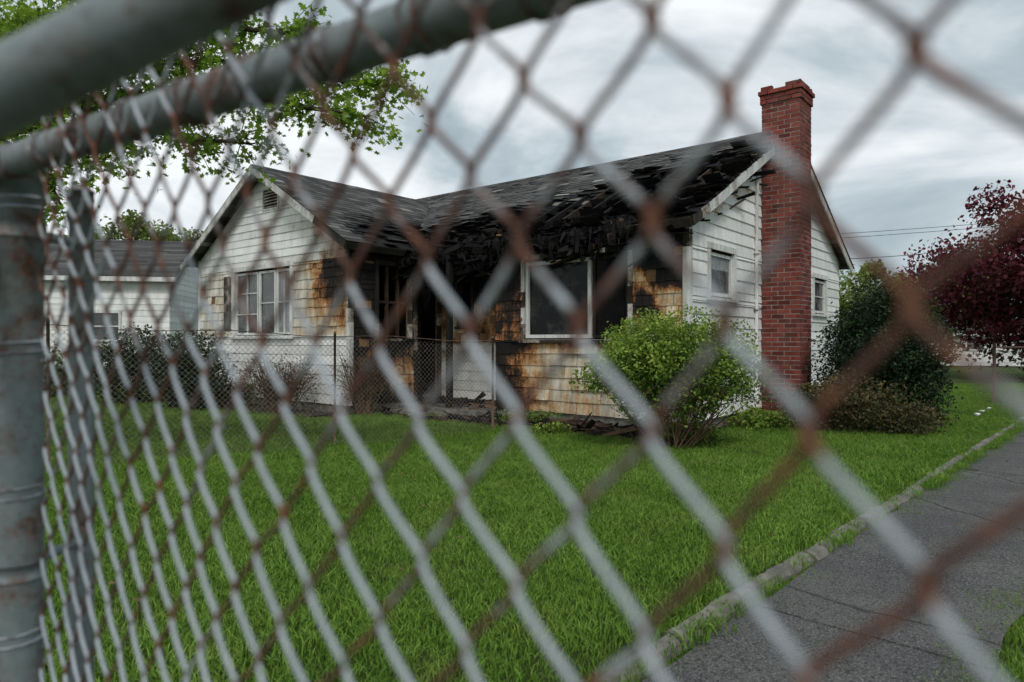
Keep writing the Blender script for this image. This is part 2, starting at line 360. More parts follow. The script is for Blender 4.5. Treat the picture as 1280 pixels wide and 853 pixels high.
frame(S0,sw1,ch=.05,casing=.1); sash(S0,.76,1.70,2.17,2.86,.05,-.05,0,.03,gl3)
glw.box(S0,.95,1.62,2.25,2.6,-.032,-.026)
frame(S0,sw2,ch=.05,casing=.1); sash(S0,6.34,7.25,2.08,2.81,.05,-.05,0,.1,glw,0,1)
frame((lambda a,z,o:H(a,.9-o,z)),slim,ch=.8,casing=.07); sash((lambda a,z,o:H(a,.9-o,z)),5.18,5.52,1.78,2.92,.04,-.05,0,.7,gl2)
frame(Ps(W0),wo,ch=.7,chf=lambda:random.uniform(.5,.9),casing=.08); frame(Ps(W0),wd,ch=.8,chf=lambda:random.uniform(.5,.9),casing=.08)
for a in (-.58,-.3): chr_.box(Ps(W0),a,a+.05,1.5,2.95,-.09,-.03,.3)
chr_.box(Ps(W0),-.86,-.01,2.2,2.25,-.085,-.035,.4)
trim.box(Fw,10.42,10.68,1.7,2.92,.03,.06,.60,.3)
trim.box(Fw,8.46,8.5,4.24,4.72,-.02,.035,.3); trim.box(Fw,9.05,9.09,4.24,4.72,-.02,.035,.3)
trim.box(Fw,8.5,9.05,4.68,4.72,-.02,.035,.3); trim.box(Fw,8.5,9.05,4.24,4.28,-.02,.035,.3)
for i in range(6):
    z=4.30+i*.064
    trim.hex([Fw(8.5,z,.02),Fw(9.05,z,.02),Fw(9.05,z+.012,.02),Fw(8.5,z+.012,.02),Fw(8.5,z+.05,-.05),Fw(9.05,z+.05,-.05),Fw(9.05,z+.062,-.05),Fw(8.5,z+.062,-.05)],.5,.3)
for k in range(12):
    z0=FND+k*.262; z1=z0+.262; c=.1+.6*ss(2.3,3.1,(z0+z1)/2)*random.random()
    trim.box(H,-.045,.0,-.045,.07,z0,z1,c); trim.box(H,.0,.06,-.045,-.002,z0,z1,c+.1)
    trim.box(H,W1,W1+.04,-1.54,-1.43,z0,z1,.08); trim.box(H,W1-.06,W1-.0,-1.54,-1.502,z0,z1,.08)
    trim.box(H,W0-.04,W0,-1.54,-1.44,z0,z1,.2+.6*ss(1.2,2.3,z0)); trim.box(H,W0,W0+.06,-1.54,-1.502,z0,z1,.15+.5*ss(1.4,2.4,z0))
trim.box(Fw,W0-.0,W1,1.535,1.565,.024,.05,.12)
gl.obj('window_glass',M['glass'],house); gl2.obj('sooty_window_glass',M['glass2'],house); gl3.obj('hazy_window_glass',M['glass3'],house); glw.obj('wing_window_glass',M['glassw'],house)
# ------------------------------------------------------------ roof
ms=.51; mc=1/math.sqrt(1+ms*ms); msn=ms*mc
DE=-.38; ZE=3.42+ms*DE
def sag(s,d): return .26*math.exp(-((s-2.6)/1.5)**2-((d-1.1)/1.1)**2)+.10*math.exp(-((s-4.8)/1.2)**2-((d-.2)/.8)**2)+.03*pn(s*.8,d*.8,3)
def RM(a,q,h):
    h=h-sag(a,DE+q*mc); return H(a,DE+q*mc-h*msn,ZE+q*msn+h*mc)
QM=(4.23-DE)/mc
wc=1/math.sqrt(1+WSL*WSL); wsn=WSL*wc
SE=5.76; ZWE=WPK+.03-WSL*(9.0-SE)
def RW(a,q,h): return H(SE+q*wc-h*wsn,a,ZWE+q*wsn+h*wc)
QW=(9.0-SE)/wc
def RWl(a,q,h): return H(18-SE-q*wc+h*wsn,a,ZWE+q*wsn+h*wc)
def zM(d): return 3.42+ms*(d if d<4.23 else 8.46-d)
def zW(s): return WPK+.03-WSL*abs(s-9)
def hole(s,d):
    w=.28*pn(s*2.1,d*2.1,1.7)+.18*pn(s*6,d*6,.3)
    e1=((s-.75)/.78)**2+((d-1.9)/1.2)**2
    e2=((s-2.7)/1.25)**2+((d-.75)/.45)**2
    e3=((s-4.7)/1.6)**2+((d+.2)/.45)**2
    e4=((s-1.9)/.7)**2+((d-2.4)/.30)**2
    e5=((s-1.2)/.9)**2+((d+.15)/.22)**2
    return min(e1,e2,e3,e4,e5)+w*2.4
def burnf(s,d):
    return min(1,math.exp(-((s-1.8)/2.9)**2-((d-.5)/2.0)**2)*1.4+math.exp(-((s-5.2)/1.9)**2-((d+.1)/1.2)**2)*1.5+.4*pn(s*1.3,d*1.3,4))
rf,dk,bz=MB(),MB(),MB()
e=.145
def curled(s0,s1,q0,ln,lf,curl,skew,bb,rn,m_=4,warp=0):
    bot=[];top_=[]; ph=random.uniform(0,6.28)
    for j in range(m_+1):
        t=j/m_; hx=lf+curl*(1-t)**2
        for k in range(3):
            u=k/2; x=s0+(s1-s0)*u+skew*(t-.5)*.5; hh=hx+warp*math.sin(ph+u*3.2+t*2)*(1-t*.7)
            y=q0+ln*t+random.uniform(-.012,.012)*(j==0)+skew*(u-.5)*.4
            top_.append(RM(x,y,hh+.006)); bot.append(RM(x,y,hh))
    n=len(top_); F=[]
    for j in range(m_):
        for k in range(2):
            a_=j*3+k; F.append((a_,a_+1,a_+4,a_+3)); F.append((n+a_,n+a_+3,n+a_+4,n+a_+1))
    for k in range(2): F.append((k,n+k,n+k+1,k+1))
    for j in range(m_): F.append((j*3,(j+1)*3,n+(j+1)*3,n+j*3)); F.append((j*3+2,n+j*3+2,n+(j+1)*3+2,(j+1)*3+2))
    bz.poly(bot+top_,bb,rn,F)
q=0;row=0
while q<QM-.02:
    a=-.27-(row%2)*.16
    while a<12.2:
        w=random.uniform(.27,.34); a1=min(a+w,12.22); aa=max(a,-.28)
        s=(aa+a1)/2; d=DE+(q+.07)*mc
        b=burnf(s,d); hh=hole(s,d)
        ok=a1-aa>.05 and not (s>SE and zW(s)>zM(d)+.03)
        if ok and hh>1 and random.random()>b*.18:
            lf=row*.0002+random.uniform(0,.003)+.012
            rn=random.random()*.99
            if (b>.3 and random.random()<.045): rn=random.uniform(.96,1)
            if b>.3:
                curl=(b-.2)*random.random()**1.6*.16+.012
                if hh<1.9: curl+=random.random()**2*.14
                curled(aa+.002,a1-.002,q-.02,e+.045,lf,curl,random.uniform(-1,1)*(b-.3)*.14,b*random.uniform(.7,1.1),rn,4,.03*(b-.2)*random.random())
            else:
                pl=[(aa+.003,q-.012,lf+.010),(a1-.003,q-.012,lf+.010+random.random()**4*.02),(a1-.003,q+e+.02,lf+.001),(aa+.003,q+e+.02,lf+.001)]
                rf.hex([RM(x,y,h-.006) for x,y,h in pl]+[RM(x,y,h) for x,y,h in pl],b,rn)
        a=a1 if a1>a else a+w
        if a1>=12.22: break
    q+=e;row+=1
q=0
while q<QM-.02:
    a=-.25
    while a<12.2:
        a1=min(a+.61,12.2); s=(a+a1)/2; d=DE+(q+.09)*mc
        if hole(s,d)>.92 and not (s>SE+.2 and zW(s)>zM(d)+.25):
            x0,x1=a,a1
            if hole(a-.2,d)<.92: x0+=random.uniform(-.1,.15)
            if hole(a1+.2,d)<.92: x1+=random.uniform(-.15,.12)
            dk.box(RM,x0,x1,q,min(q+.185,QM),-.022,.0,max(.45,burnf(s,d)+.1),random.random())
        a=a1+.0015
        if a1>=12.2: break
    q+=.19
a=-.2
while a<12.1:
    q0=0 if hole(a,-.3)>1 else random.uniform(.0,.6)
    dk.box(RM,a,a+.045,q0,QM-.02,-.17,-.024,.8 if random.random()<.8 else .35,random.random()); a+=.405
dk.box(H,-.1,12,4.21,4.25,5.3,5.56,.7)
q=0;row=0
while q<QW-.02:
    a=-1.84-(row%2)*.15
    while a<4.2:
        w=random.uniform(.27,.34); a1=a+w; aa=max(a,-1.84)
        s=SE+(q+.07)*wc; d=(aa+a1)/2
        if a1-aa>.05 and zW(s)>zM(d)-.03:
            b=min(1,math.exp(-((s-5.9)/1.2)**2)*ss(-1.8,-.6,d)*1.1+.4*max(0,pn(s,d*1.5,2))+.35*ss(-.2,1.6,d)*ss(8.2,6.6,s))
            if not(b>.7 and random.random()<.3):
                curl=max(0,b-.3)*random.random()**2*.12+.010; lf=.012+random.uniform(0,.003); rn=random.random()*.99
                pl=[(aa+.003,q-.012,lf+curl),(a1-.003,q-.012,lf+curl),(a1-.003,q+e+.02,lf+.001),(aa+.003,q+e+.02,lf+.001)]
                rf.hex([RW(x,y,h-.006) for x,y,h in pl]+[RW(x,y,h) for x,y,h in pl],b,rn)
        a=a1
    q+=e;row+=1
q=0
while q<QW-.02:
    s=SE+(q+.09)*wc; dmax=min(4.2,(zW(s)-3.42)/ms+.3)
    if dmax>-1.8: dk.box(RW,-1.82,dmax,q,min(q+.185,QW),-.022,0,.5,random.random())
    q+=.19
q=0
while q<QW-.02:
    a=-1.84
    while a<2.6: 
        a1=a+random.uniform(.8,1); rf.box(RWl,a,a1,q-.01,q+e,.0,.012,.1,random.random()); a=a1
    q+=e
def RB(a,q,h): return H(a,8.46-DE-q*mc+h*msn,ZE+q*msn+h*mc)
q=0
while q<QM-.02:
    a=-.28
    while a<12.2: a1=min(12.22,a+random.uniform(.5,1)); rf.box(RB,a,a1,q-.01,q+e,.0,.012,.1,random.random()); a=a1; 
    q+=e
for i in range(40):
    s=-.25+i*.31
    if s>9.6: break
    b=.6 if s<1.2 else burnf(s,2.6)
    dzr=.015*pn(s*1.5,3)
    for sg in (0,1):
        f=(lambda x,y,h:H(x,4.23+(y if sg else -y)*mc,5.60+dzr-y*msn+h))
        rf.box(f,s,s+.3,0,.16,0.0,.012+.003*(i%2),b,random.random()*.95)
for i in range(17):
    d=-1.84+i*.3
    for sg in (-1,1):
        f=(lambda x,y,h:H(9.0+sg*y*wc,x,WPK+.05-y*wsn+h)); rf.box(f,d,d+.29,0,.16,0.0,.012+.003*(i%2),.1,random.random()*.95)
# torn, warped sheets of roofing draped over the burnt slope and over the hole edges
for i in range(210):
    s=random.uniform(-.1,5.4); d=random.uniform(-.35,2.9); hh=hole(s,d)
    if hh<.45 or hh>2.4: continue
    q0=(d-DE)/mc; L_=random.uniform(.12,.42); W_=random.uniform(.10,.38)
    curled(s-L_/2,s+L_/2,q0,W_,.02+random.random()*.03,random.uniform(-.05,.16),random.uniform(-.35,.35),random.uniform(.6,1.1),random.choice([.2,.4,.6,.8,.9]) if random.random()<.93 else .99,5,random.uniform(.0,.035))
rf.obj('roof_shingles',M['roof'],house); dk.obj('roof_deck_and_rafters',M['char'],house); bz.obj('burnt_curled_shingles',M['roof'],house)
n=16
for i in range(n):
    q0,q1=QM*i/n,QM*(i+1)/n; b=.15+.75*math.exp(-((q0-.6)/1.0)**2)*random.random()+.2*(random.random()<.3)
    trim.box(RM,-.255,-.225,q0,q1,-.15,-.001+random.uniform(-.006,0),b,.5)
    trim.box(RB,-.255,-.225,q0,q1,-.15,-.001,.1,.5)
n=10
for i in range(n):
    q0,q1=QW*i/n,QW*(i+1)/n
    for R in (RW,RWl): trim.box(R,-1.84,-1.81,q0,q1,-.14,-.004,(.75 if (R is RW and i<3) else .38),.3)
for i in range(20):
    a0=-.22+i*.6
    if a0>SE-.3: break
    if random.random()<.35 or a0<.5: trim.box(RM,a0,a0+.598,-.03,0,-.15,-.01,random.uniform(.5,.95),.3)
trim.box(RW,-1.82,-.4,-.03,0,-.14,-.01,.8,.3)
trim.obj('trim_and_window_frames',M['trim'],house)
def stick(mb,c,dirv,L,w,t,ch):
    D=Vector(dirv).normalized(); A=D.cross(Vector((random.random()-.5,random.random()-.5,random.random()))).normalized(); B=D.cross(A)
    c=Vector(c); P=[]
    for sl in (-L/2,L/2):
        k=1 if sl<0 else random.uniform(.2,1)
        for x,y in ((-w,-t),(w,-t),(w,t),(-w,t)): P.append(c+D*sl+A*x*k/2+B*y*k/2)
    mb.hex(P,ch,random.random())
def dirH(s,d,z):
    return Vector(H(s,d,z))-Vector(H(0,0,0))
for i in range(1500):
    s=random.uniform(.5,6.2) if i%4 else random.uniform(-.1,3); d=random.uniform(-.45,.15); z=3.42+ms*d-abs(random.gauss(0,.16))*(1+.5*pn(s*2,3))-.03
    if random.random()<.72: dv=dirH(random.gauss(0,.25),random.gauss(0,.25),-1); L=random.uniform(.04,.24)
    else: dv=dirH(1,random.gauss(0,.25),random.gauss(0,.2)); L=random.uniform(.08,.4)
    if s>3.75 and random.random()<.5: d+=random.uniform(0,.9)
    stick(chr_,H(s,d,z),dv,L,random.uniform(.02,.11),random.uniform(.003,.012),.85 if random.random()>.05 else .25)
for i in range(420):
    s=random.uniform(-.1,5.5); d=random.uniform(-.3,2.9)
    if hole(s,d)>1.5: continue
    z=3.42+ms*d-random.uniform(.12,.6)-sag(s,d)
    al=random.random()<.5
    stick(chr_,H(s,d,z),dirH(1,random.gauss(0,.25),random.gauss(0,.2)) if al else dirH(random.gauss(0,.25),1,.5+random.gauss(0,.25)),random.uniform(.2,1.0),random.uniform(.03,.09),random.uniform(.01,.03),.85 if random.random()<.9 else .25)
for i in range(150):
    s=random.uniform(3.8,6.0); d=random.uniform(-.3,.85); z=random.uniform(2.65,3.35)
    stick(chr_,H(s,d,z),dirH(random.gauss(0,1),random.gauss(0,.6),random.gauss(0,.5)),random.uniform(.2,.9),random.uniform(.03,.14),.02,.8)
for i in range(6):
    s=random.uniform(4.2,5.9); d=random.uniform(-.4,.3); L=random.uniform(.4,1.1)
    tube(chr_,[H(s,d,3.1),H(s+.05,d,3.1-L*.4),H(s-.04,d+.05,3.1-L*.8),H(s+.06,d,3.1-L)],.006,4,.8)
chr_.box(H,4.5,4.6,-.45,-.36,FND,3.15,.72)
chr_.obj('charred_debris',M['char'],house)
deb=MB()
for i in range(300):
    s=random.uniform(.2,6); d=random.uniform(-1.0,-.1) 
    if s>3.9: d=random.uniform(-1.3,.5)
    z=G+.03+random.random()*.05+(FND-.0-G if (s>3.8 and d>-.5) else 0)
    stick(deb,H(s,d,z),dirH(random.gauss(0,1),random.gauss(0,.7),random.gauss(0,.12)),random.uniform(.08,.7),random.uniform(.03,.12),.015,random.choice([.8,.7,.3,.1]))
deb.obj('fallen_debris',M['char'],None)
gut=MB()
tube(gut,[H(-.05,2.72,FND-.1),H(-.05,2.72,3.0),H(-.05,2.74,4.0),H(-.05,2.80,4.6)],.032,8,.05,.6)
for z in (1,2,3): gut.box(H,-.09,-.02,2.66,2.78,z,z+.03,.4)
gut.obj('downspout',M['trim'],house,True)
# chimney ------------------------------------------------------
br,mo=MB(),MB()
c0,c1,e0,e1=-.70,-.03,3.05,3.72; ZT=6.02
mo.box(H,c0+.004,c1-.004,e0+.004,e1-.004,-.1,ZT-.01)
z=G-.1;row=0
while z<ZT:
    grow=.0
    if z>ZT-.32: grow=.025
    if z>ZT-.16: grow=.05
    if z>ZT-.085: grow=.015
    for face in range(4):
        L=(c1-c0 if face in(0,2) else e1-e0)+2*grow; x=-(row%2)*.11-(.0 if face%2 else .05)
        while x<L:
            xa,xb=max(0,x),min(L,x+.204)
            if xb-xa>.03:
                j=random.uniform(-.002,.006); th=.09; rn=random.random()
                if face==0: f=lambda a,b,zz:H(c0-grow+a,e0-grow-j+b,zz)
                elif face==2: f=lambda a,b,zz:H(c0-grow+a,e1+grow+j-b,zz)
                elif face==1: f=lambda a,b,zz:H(c0-grow-j+b,e0-grow+a,zz)
                else: f=lambda a,b,zz:H(c1+grow+j-b,e0-grow+a,zz)
                if not(z>ZT-.09 and random.random()<.3): br.box(f,xa+.0,xb,0.0005*face,th,z,z+.067,0,rn)
            x+=.22
    z+=.083;row+=1
chim=empty('brick_chimney',H(-.4,3.4,G)); chim.parent=house; chim.matrix_parent_inverse=house.matrix_world.inverted()
br.obj('bricks',M['brick'],chim); mo.box(H,c0+.15,c1-.15,e0+.15,e1-.15,ZT-.01,ZT+.05); mo.obj('mortar_core',M['mortar'],chim)
# ------------------------------------------------------------ ground
KX,KY=.407,2.89; kd=(.682,.731); kn=(.731,-.682)
def toK(x,y): X=x-KX;Y=y-KY; return X*kd[0]+Y*kd[1],X*kn[0]+Y*kn[1]
def fromK(a,o): return KX+a*kd[0]+o*kn[0],KY+a*kd[1]+o*kn[1]
def gh(x,y):
    a,o=toK(x,y); h=.05+.022*pn(x*.5,y*.5)
    if o>-.4: h=.05+ (h-.05)*max(0,-o/.4)
    if o>0: h=.0
    if o>1.3: h=.02
    return h
gm=MB(); 
gm.poly([(-400,-400,-.06),(400,-400,-.06),(400,400,-.06),(-400,400,-.06)])
gm.obj('ground',M['ground'])
lm=MB()
alist=np.concatenate([np.linspace(-12,24,110),np.linspace(24.6,90,30)]); olist=np.concatenate([np.linspace(-60,-14,16),np.linspace(-13.6,0,60),[0.0005],np.linspace(.3,1.3,4),[1.3005],np.linspace(2,30,12)])
for i,a in enumerate(alist):
    for j,o in enumerate(olist):
        x,y=fromK(a,o); lm.v.append((x,y,gh(x,y)-.0)); lm.c.append(0); lm.r.append(.5)
nj=len(olist)
for i in range(len(alist)-1):
    for j in range(nj-1): lm.f.append((i*nj+j,i*nj+j+1,(i+1)*nj+j+1,(i+1)*nj+j))
lm.obj('lawn_ground',M['ground'],None,True)
pv=MB(); 
def pz(a,o): return .012+.006*pn(a*.8,o)
a=-6.0
while a<42:
    L=random.uniform(1.75,1.95); a1=a+L-.014; n=9; tilt=random.uniform(-.004,.004)
    rows=[]
    for i in range(n+1):
        al=a+(a1-a)*i/n; r=[]
        for o in (.11,.4,.8,1.18):
            jit=(.035*pn(al*1.7,o*9)+.02*pn(al*6,o)) if o in(.11,1.18) else 0
            x,y=fromK(al+.02*pn(o*4,al),o+jit); r.append((x,y,pz(al,o)+tilt+.006))
        rows.append(r)
    for i in range(n): pv.poly(rows[i]+rows[i+1],0,random.random(),[(k,k+1,4+k+1,4+k) for k in range(3)])
    for r in (rows[0],rows[-1]): pv.poly(r+[(p[0],p[1],-.02) for p in r],0,.5,[(k,k+1,4+k+1,4+k) for k in range(3)])
    a=a1+.014
pv.obj('asphalt_path',M['asphalt'],None,False)
kb=MB(); a=-4
while a<17:
    L=random.uniform(.5,.9); n=9; dx=random.uniform(-.012,.012); dz_=random.uniform(-.014,.008)
    for i in range(n):
        x0=a+L*i/n; x1=a+L*(i+1)/n-.0005-(.012 if i==n-1 else 0)
        def K(al,o,z): x,y=fromK(al,o+dx); return (x,y,z+dz_)
        w=lambda t:.02*pn(t*5,1.3)+.016*pn(t*17,2.3)
        pr=lambda t:[(-.015+w(t),-.1),(-.012+w(t),.060+w(t+9)),(.014,.076+w(t+3)),(.058+w(t+5),.064+w(t+2)),(.085+w(t+1),.035+w(t+7)),(.09+w(t+1),-.1)]
        A=pr(x0);B=pr(x1); m=len(A)
        kb.poly([K(x0,*p) for p in A]+[K(x1,*p) for p in B],0,.5,[(k,k+1,m+k+1,m+k) for k in range(m-1)]+[tuple(range(m)),tuple(range(2*m-1,m-1,-1))])
    a+=L
kb.obj('stone_kerb',M['concrete'])
bd=MB()
for i in range(60):
    s0=-.6+i*.12; s1=s0+.12
    def dd(s): return (-1.15 if s<6 else -2.3)+.15*pn(s*1.3,4)
    def row(s):
        out=[]
        for k in range(7):
            d=dd(s)+(0.02-dd(s))*k/6; X=H(s,d,0); out.append((X[0],X[1],gh(X[0],X[1])+.006+.03*math.sin(math.pi*k/6)+.02*pn(s*4,d*4)*math.sin(math.pi*k/6)))
        return out
    A,B=row(s0),row(s1); bd.poly(A+B,0,.5,[(k,k+1,7+k+1,7+k) for k in range(6)])
for i in range(50):
    s0=6.2+i*.12
    A=[];B=[]
    for L_,s in ((A,s0),(B,s0+.12)):
        for k in range(6):
            d=-2.6+1.1*k/5+.15*pn(s,k); X=H(s,d,0); L_.append((X[0],X[1],gh(X[0],X[1])+.008+.03*math.sin(math.pi*k/5)))
    bd.poly(A+B,0,.5,[(k,k+1,6+k+1,6+k) for k in range(5)])
bd.obj('flower_bed_soil',M['soil'],None,True)
# ------------------------------------------------------------ grass
protos=bpy.data.collections.new('grass_patch_prototypes')
for k in range(6):
    pos=[];faces=[];rn=[]
    nb=300
    for i in range(nb):
        x,y=random.uniform(-.19,.19),random.uniform(-.19,.19); h=random.uniform(.022,.05)*(1+.7*(random.random()<.05)); an=random.uniform(0,6.28)
        w=random.uniform(.0018,.0034); lx,ly=random.gauss(0,.5)*h,random.gauss(0,.5)*h; cx,cy=math.cos(an)*w,math.sin(an)*w
        b=len(pos)
        pos+=[(x-cx,y-cy,-.01),(x+cx,y+cy,-.01),(x+cx*.8+lx*.4,y+cy*.8+ly*.4,h*.6),(x-cx*.8+lx*.4,y-cy*.8+ly*.4,h*.6),(x+lx*1.2,y+ly*1.2,h)]
        faces+=[(b,b+1,b+2,b+3),(b+3,b+2,b+4)]
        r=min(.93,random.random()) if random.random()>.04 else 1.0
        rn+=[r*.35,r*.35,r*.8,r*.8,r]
    me=bpy.data.meshes.new('grass_patch'); me.from_pydata(pos,[],faces)
    at=me.attributes.new('rnd','FLOAT','POINT'); at.data.foreach_set('value',rn); me.materials.append(M['grass'])
    protos.objects.link(bpy.data.objects.new('grass_patch',me))
def scatter(name,pts,rot,scl,coll):
    me=bpy.data.meshes.new(name); me.from_pydata(pts,[],[])
    for nm,d in (('rot',rot),('scl',scl)):
        a=me.attributes.new(nm,'FLOAT','POINT'); a.data.foreach_set('value',d)
    o=link(bpy.data.objects.new(name,me)); ng=bpy.data.node_groups.new(name,'GeometryNodeTree')
    ng.interface.new_socket('Geometry',in_out='INPUT',socket_type='NodeSocketGeometry'); ng.interface.new_socket('Geometry',in_out='OUTPUT',socket_type='NodeSocketGeometry')
    N=ng.nodes; gi=N.new('NodeGroupInput'); go=N.new('NodeGroupOutput'); ip=N.new('GeometryNodeInstanceOnPoints'); ci=N.new('GeometryNodeCollectionInfo')
    ci.inputs['Collection'].default_value=coll; ci.inputs['Separate Children'].default_value=True; ci.inputs['Reset Children'].default_value=True
    ra=N.new('GeometryNodeInputNamedAttribute'); ra.data_type='FLOAT'; ra.inputs['Name'].default_value='rot'
    sa=N.new('GeometryNodeInputNamedAttribute'); sa.data_type='FLOAT'; sa.inputs['Name'].default_value='scl'
    cx=N.new('ShaderNodeCombineXYZ'); L=ng.links
    L.new(gi.outputs[0],ip.inputs['Points']); L.new(ci.outputs[0],ip.inputs['Instance']); ip.inputs['Pick Instance'].default_value=True
    L.new(ra.outputs['Attribute'],cx.inputs[2]); L.new(cx.outputs[0],ip.inputs['Rotation']); L.new(sa.outputs['Attribute'],ip.inputs['Scale']); L.new(ip.outputs[0],go.inputs[0])
    md=o.modifiers.new('scatter','NODES'); md.node_group=ng; return o
gp=[];gr=[];gs=[]
def inbuilding(x,y):
    s,d=toH(x,y)
    if -.15<s<12.1 and -1.0+.12*pn(s*1.5,3)<d<8.7: return True
    if 5.8<s<12.1 and -2.25<d<8.7: return True
    if -.9<s<0 and 2.9<d<3.9: return True
    return False
y=1.2
while y<22:
    st=.20 if y<8 else (.27 if y<13 else .36)
    x=-y*.8-1.2
    while x<y*.8+2:
        px,py=x+random.uniform(-.07,.07),y+random.uniform(-.07,.07); x+=st
        a,o=toK(px,py)
        if o>-.10 and o<1.3: continue
        if o>3 or inbuilding(px,py): continue
        gp.append((px,py,gh(px,py))); gr.append(random.uniform(0,6.28)); gs.append(random.uniform(.85,1.15)*(1+.9*max(0,pn(px*1.1,py*1.1)))*(1.0 if o<0 else .9))
    y+=st
a=-3
while a<15:
    a+=random.uniform(.03,.12)
    if pn(a*2.2,7)>-.2:
        x,y_=fromK(a,random.uniform(.08,.17)); gp.append((x,y_,.0)); gr.append(random.uniform(0,6.28)); gs.append(random.uniform(.25,.6)*(1.3 if a>4 else 1))
    if random.random()<.45: x,y_=fromK(a,random.uniform(-.08,-.0)); gp.append((x,y_,.04)); gr.append(1.); gs.append(random.uniform(.6,.95))
    if a>5 and random.random()<.6: x,y_=fromK(a,random.uniform(.0,.1)); gp.append((x,y_,.04)); gr.append(2.); gs.append(random.uniform(.5,.8))
    if random.random()<.8: x,y_=fromK(a,random.uniform(1.05,1.28)); gp.append((x,y_,.0)); gr.append(random.random()*6); gs.append(random.uniform(.3,.8))
for i in range(14):
    aa=random.uniform(.5,5); x,y_=fromK(aa,random.uniform(.3,1.0)); gp.append((x,y_,.005)); gr.append(random.random()*6); gs.append(random.uniform(.08,.16))
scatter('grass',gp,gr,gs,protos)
P=[]
for i in range(140):
    x,y=random.uniform(-4,6),random.uniform(3.0,11)
    if toK(x,y)[1]>1.1 or inbuilding(x,y): continue
    P.append((x,y,gh(x,y)+.045))
inst_mesh('fallen_leaves',*LEAF,P,rand_rot(len(P),2),rng.uniform(.02,.05,len(P)),rng.random(len(P)),M['dead'])
# ------------------------------------------------------------ vegetation
def leafcloud(name,c,r,n,size,mat,parent=None,tmpl=LEAF,shell=.5,wob=.35,f=1.6,up=.6,zmin=.03,shape=None,cull=-.42):
    P=[];R=[];tries=0
    while len(P)<n and tries<n*12:
        tries+=1
        v=Vector((random.gauss(0,1),random.gauss(0,1),random.gauss(0,1))).normalized()
        k=1+wob*pn(v.x*f+c[0],v.y*f+c[1],v.z*f*1.3)*1.5+.15*pn(v.x*6+c[0],v.y*6,v.z*6)
        t=random.random()**shell*(1.0 if random.random()<.93 else random.uniform(1,1.15))
        if pn(v.x*3.3+5,v.y*3.3,v.z*3.3+t*2)<cull: continue
        cl=pn(v.x*5+c[0],v.y*5,v.z*5)
        k=k*t
        if shape: k*=shape(v.z)
        p=(c[0]+v.x*r[0]*k,c[1]+v.y*r[1]*k,c[2]+v.z*r[2]*k)
        if p[2]<zmin: continue
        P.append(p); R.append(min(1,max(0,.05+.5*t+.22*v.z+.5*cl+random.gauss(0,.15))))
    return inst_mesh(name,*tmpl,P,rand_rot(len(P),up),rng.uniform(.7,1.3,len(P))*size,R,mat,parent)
def stems(mb,base,n,h,spread,r=.012):
    for i in range(n):
        an=random.uniform(0,6.28); b=Vector(base)+Vector((math.cos(an),math.sin(an),0))*random.uniform(0,spread*.25)
        tip=b+Vector((math.cos(an)*spread*random.uniform(.3,1),math.sin(an)*spread*random.uniform(.3,1),h*random.uniform(.6,1)))
        mid=(b+tip)/2+Vector((random.gauss(0,.07),random.gauss(0,.07),h*.08))
        tube(mb,[b,mid,tip],[r,r*.7,r*.3],5)
        for k in range(3):
            q=b.lerp(tip,random.uniform(.3,.8)); d=Vector((random.gauss(0,1),random.gauss(0,1),random.uniform(.3,1.3))).normalized()*h*.35
            tube(mb,[q,q+d*.5,q+d+Vector((0,0,.03))],[r*.5,r*.35,r*.2],4)
def shrub(name,c,r,n,size,mat,hz,stem_n=14,**kw):
    e_=empty(name,(c[0],c[1],G)); m=MB(); stems(m,(c[0],c[1],G-.02),stem_n,hz,max(r[0],r[1])*.8); m.obj('stems',M['twig'],e_,True)
    leafcloud('leaves',c,r,n,size,mat,e_,**kw); return e_
shrub('green_shrub',(2.10,9.0,1.13),(1.22,.9,.68),28000,.050,M['bush'],1.05,38,zmin=.30,wob=.26,cull=-.5,shell=.42)
shrub('dark_yew_tree',(6.50,11.9,1.20),(1.08,1.0,1.55),38000,.060,M['yew'],2.0,10,zmin=.06,wob=.24,f=2.6,shape=lambda z:1.0 if z<0 else 1-.30*z*(1-.3*z),up=1.0,cull=-.9,shell=.35)
shrub('low_brown_shrub',(5.1,10.75,.42),(.95,.75,.48),8000,.055,M['brown'],.7,30,wob=.4)
shrub('low_brown_shrub',(5.9,10.3,.25),(.6,.5,.3),3000,.05,M['brown'],.4,16,wob=.4)
b1=H(9.3,-2.2,0); b2=H(7.3,-2.2,0); b3=H(11.2,-2.1,0)
shrub('bare_shrub',(b2[0],b2[1],.55),(.8,.7,.55),2200,.045,M['brown'],1.15,80,wob=.5)
shrub('low_green_shrub',(b1[0],b1[1],.35),(.9,.6,.35),3600,.05,M['brown'],.6,24,wob=.5)
shrub('low_green_shrub',(b3[0],b3[1],.4),(.8,.6,.42),3000,.06,M['farleaf'],.7,16,wob=.5)
b4=H(5.9,-1.3,0); shrub('bare_shrub',(b4[0],b4[1],.5),(.6,.5,.6),1200,.045,M['brown'],1.35,70,wob=.5)
b5=H(2.6,-.55,0); shrub('weed_clump',(b5[0],b5[1],.16),(.6,.25,.16),900,.05,M['bush'],.2,12)
b5=H(-.35,-.9,0); shrub('weed_clump',(b5[0],b5[1],.16),(.55,.35,.2),1600,.06,M['bush'],.2,12,up=0)
b5=H(-.5,1.6,0); shrub('weed_clump',(b5[0],b5[1],.14),(.6,.8,.24),2000,.06,M['bush'],.2,12,up=0)
b5=H(1.6,-1.25,0); shrub('weed_clump',(b5[0],b5[1],.1),(.35,.25,.14),700,.05,M['bush'],.15,8,up=0)
b5=H(4.4,-1.1,0); shrub('weed_clump',(b5[0],b5[1],.08),(.4,.2,.1),400,.05,M['bush'],.15,8,up=0)
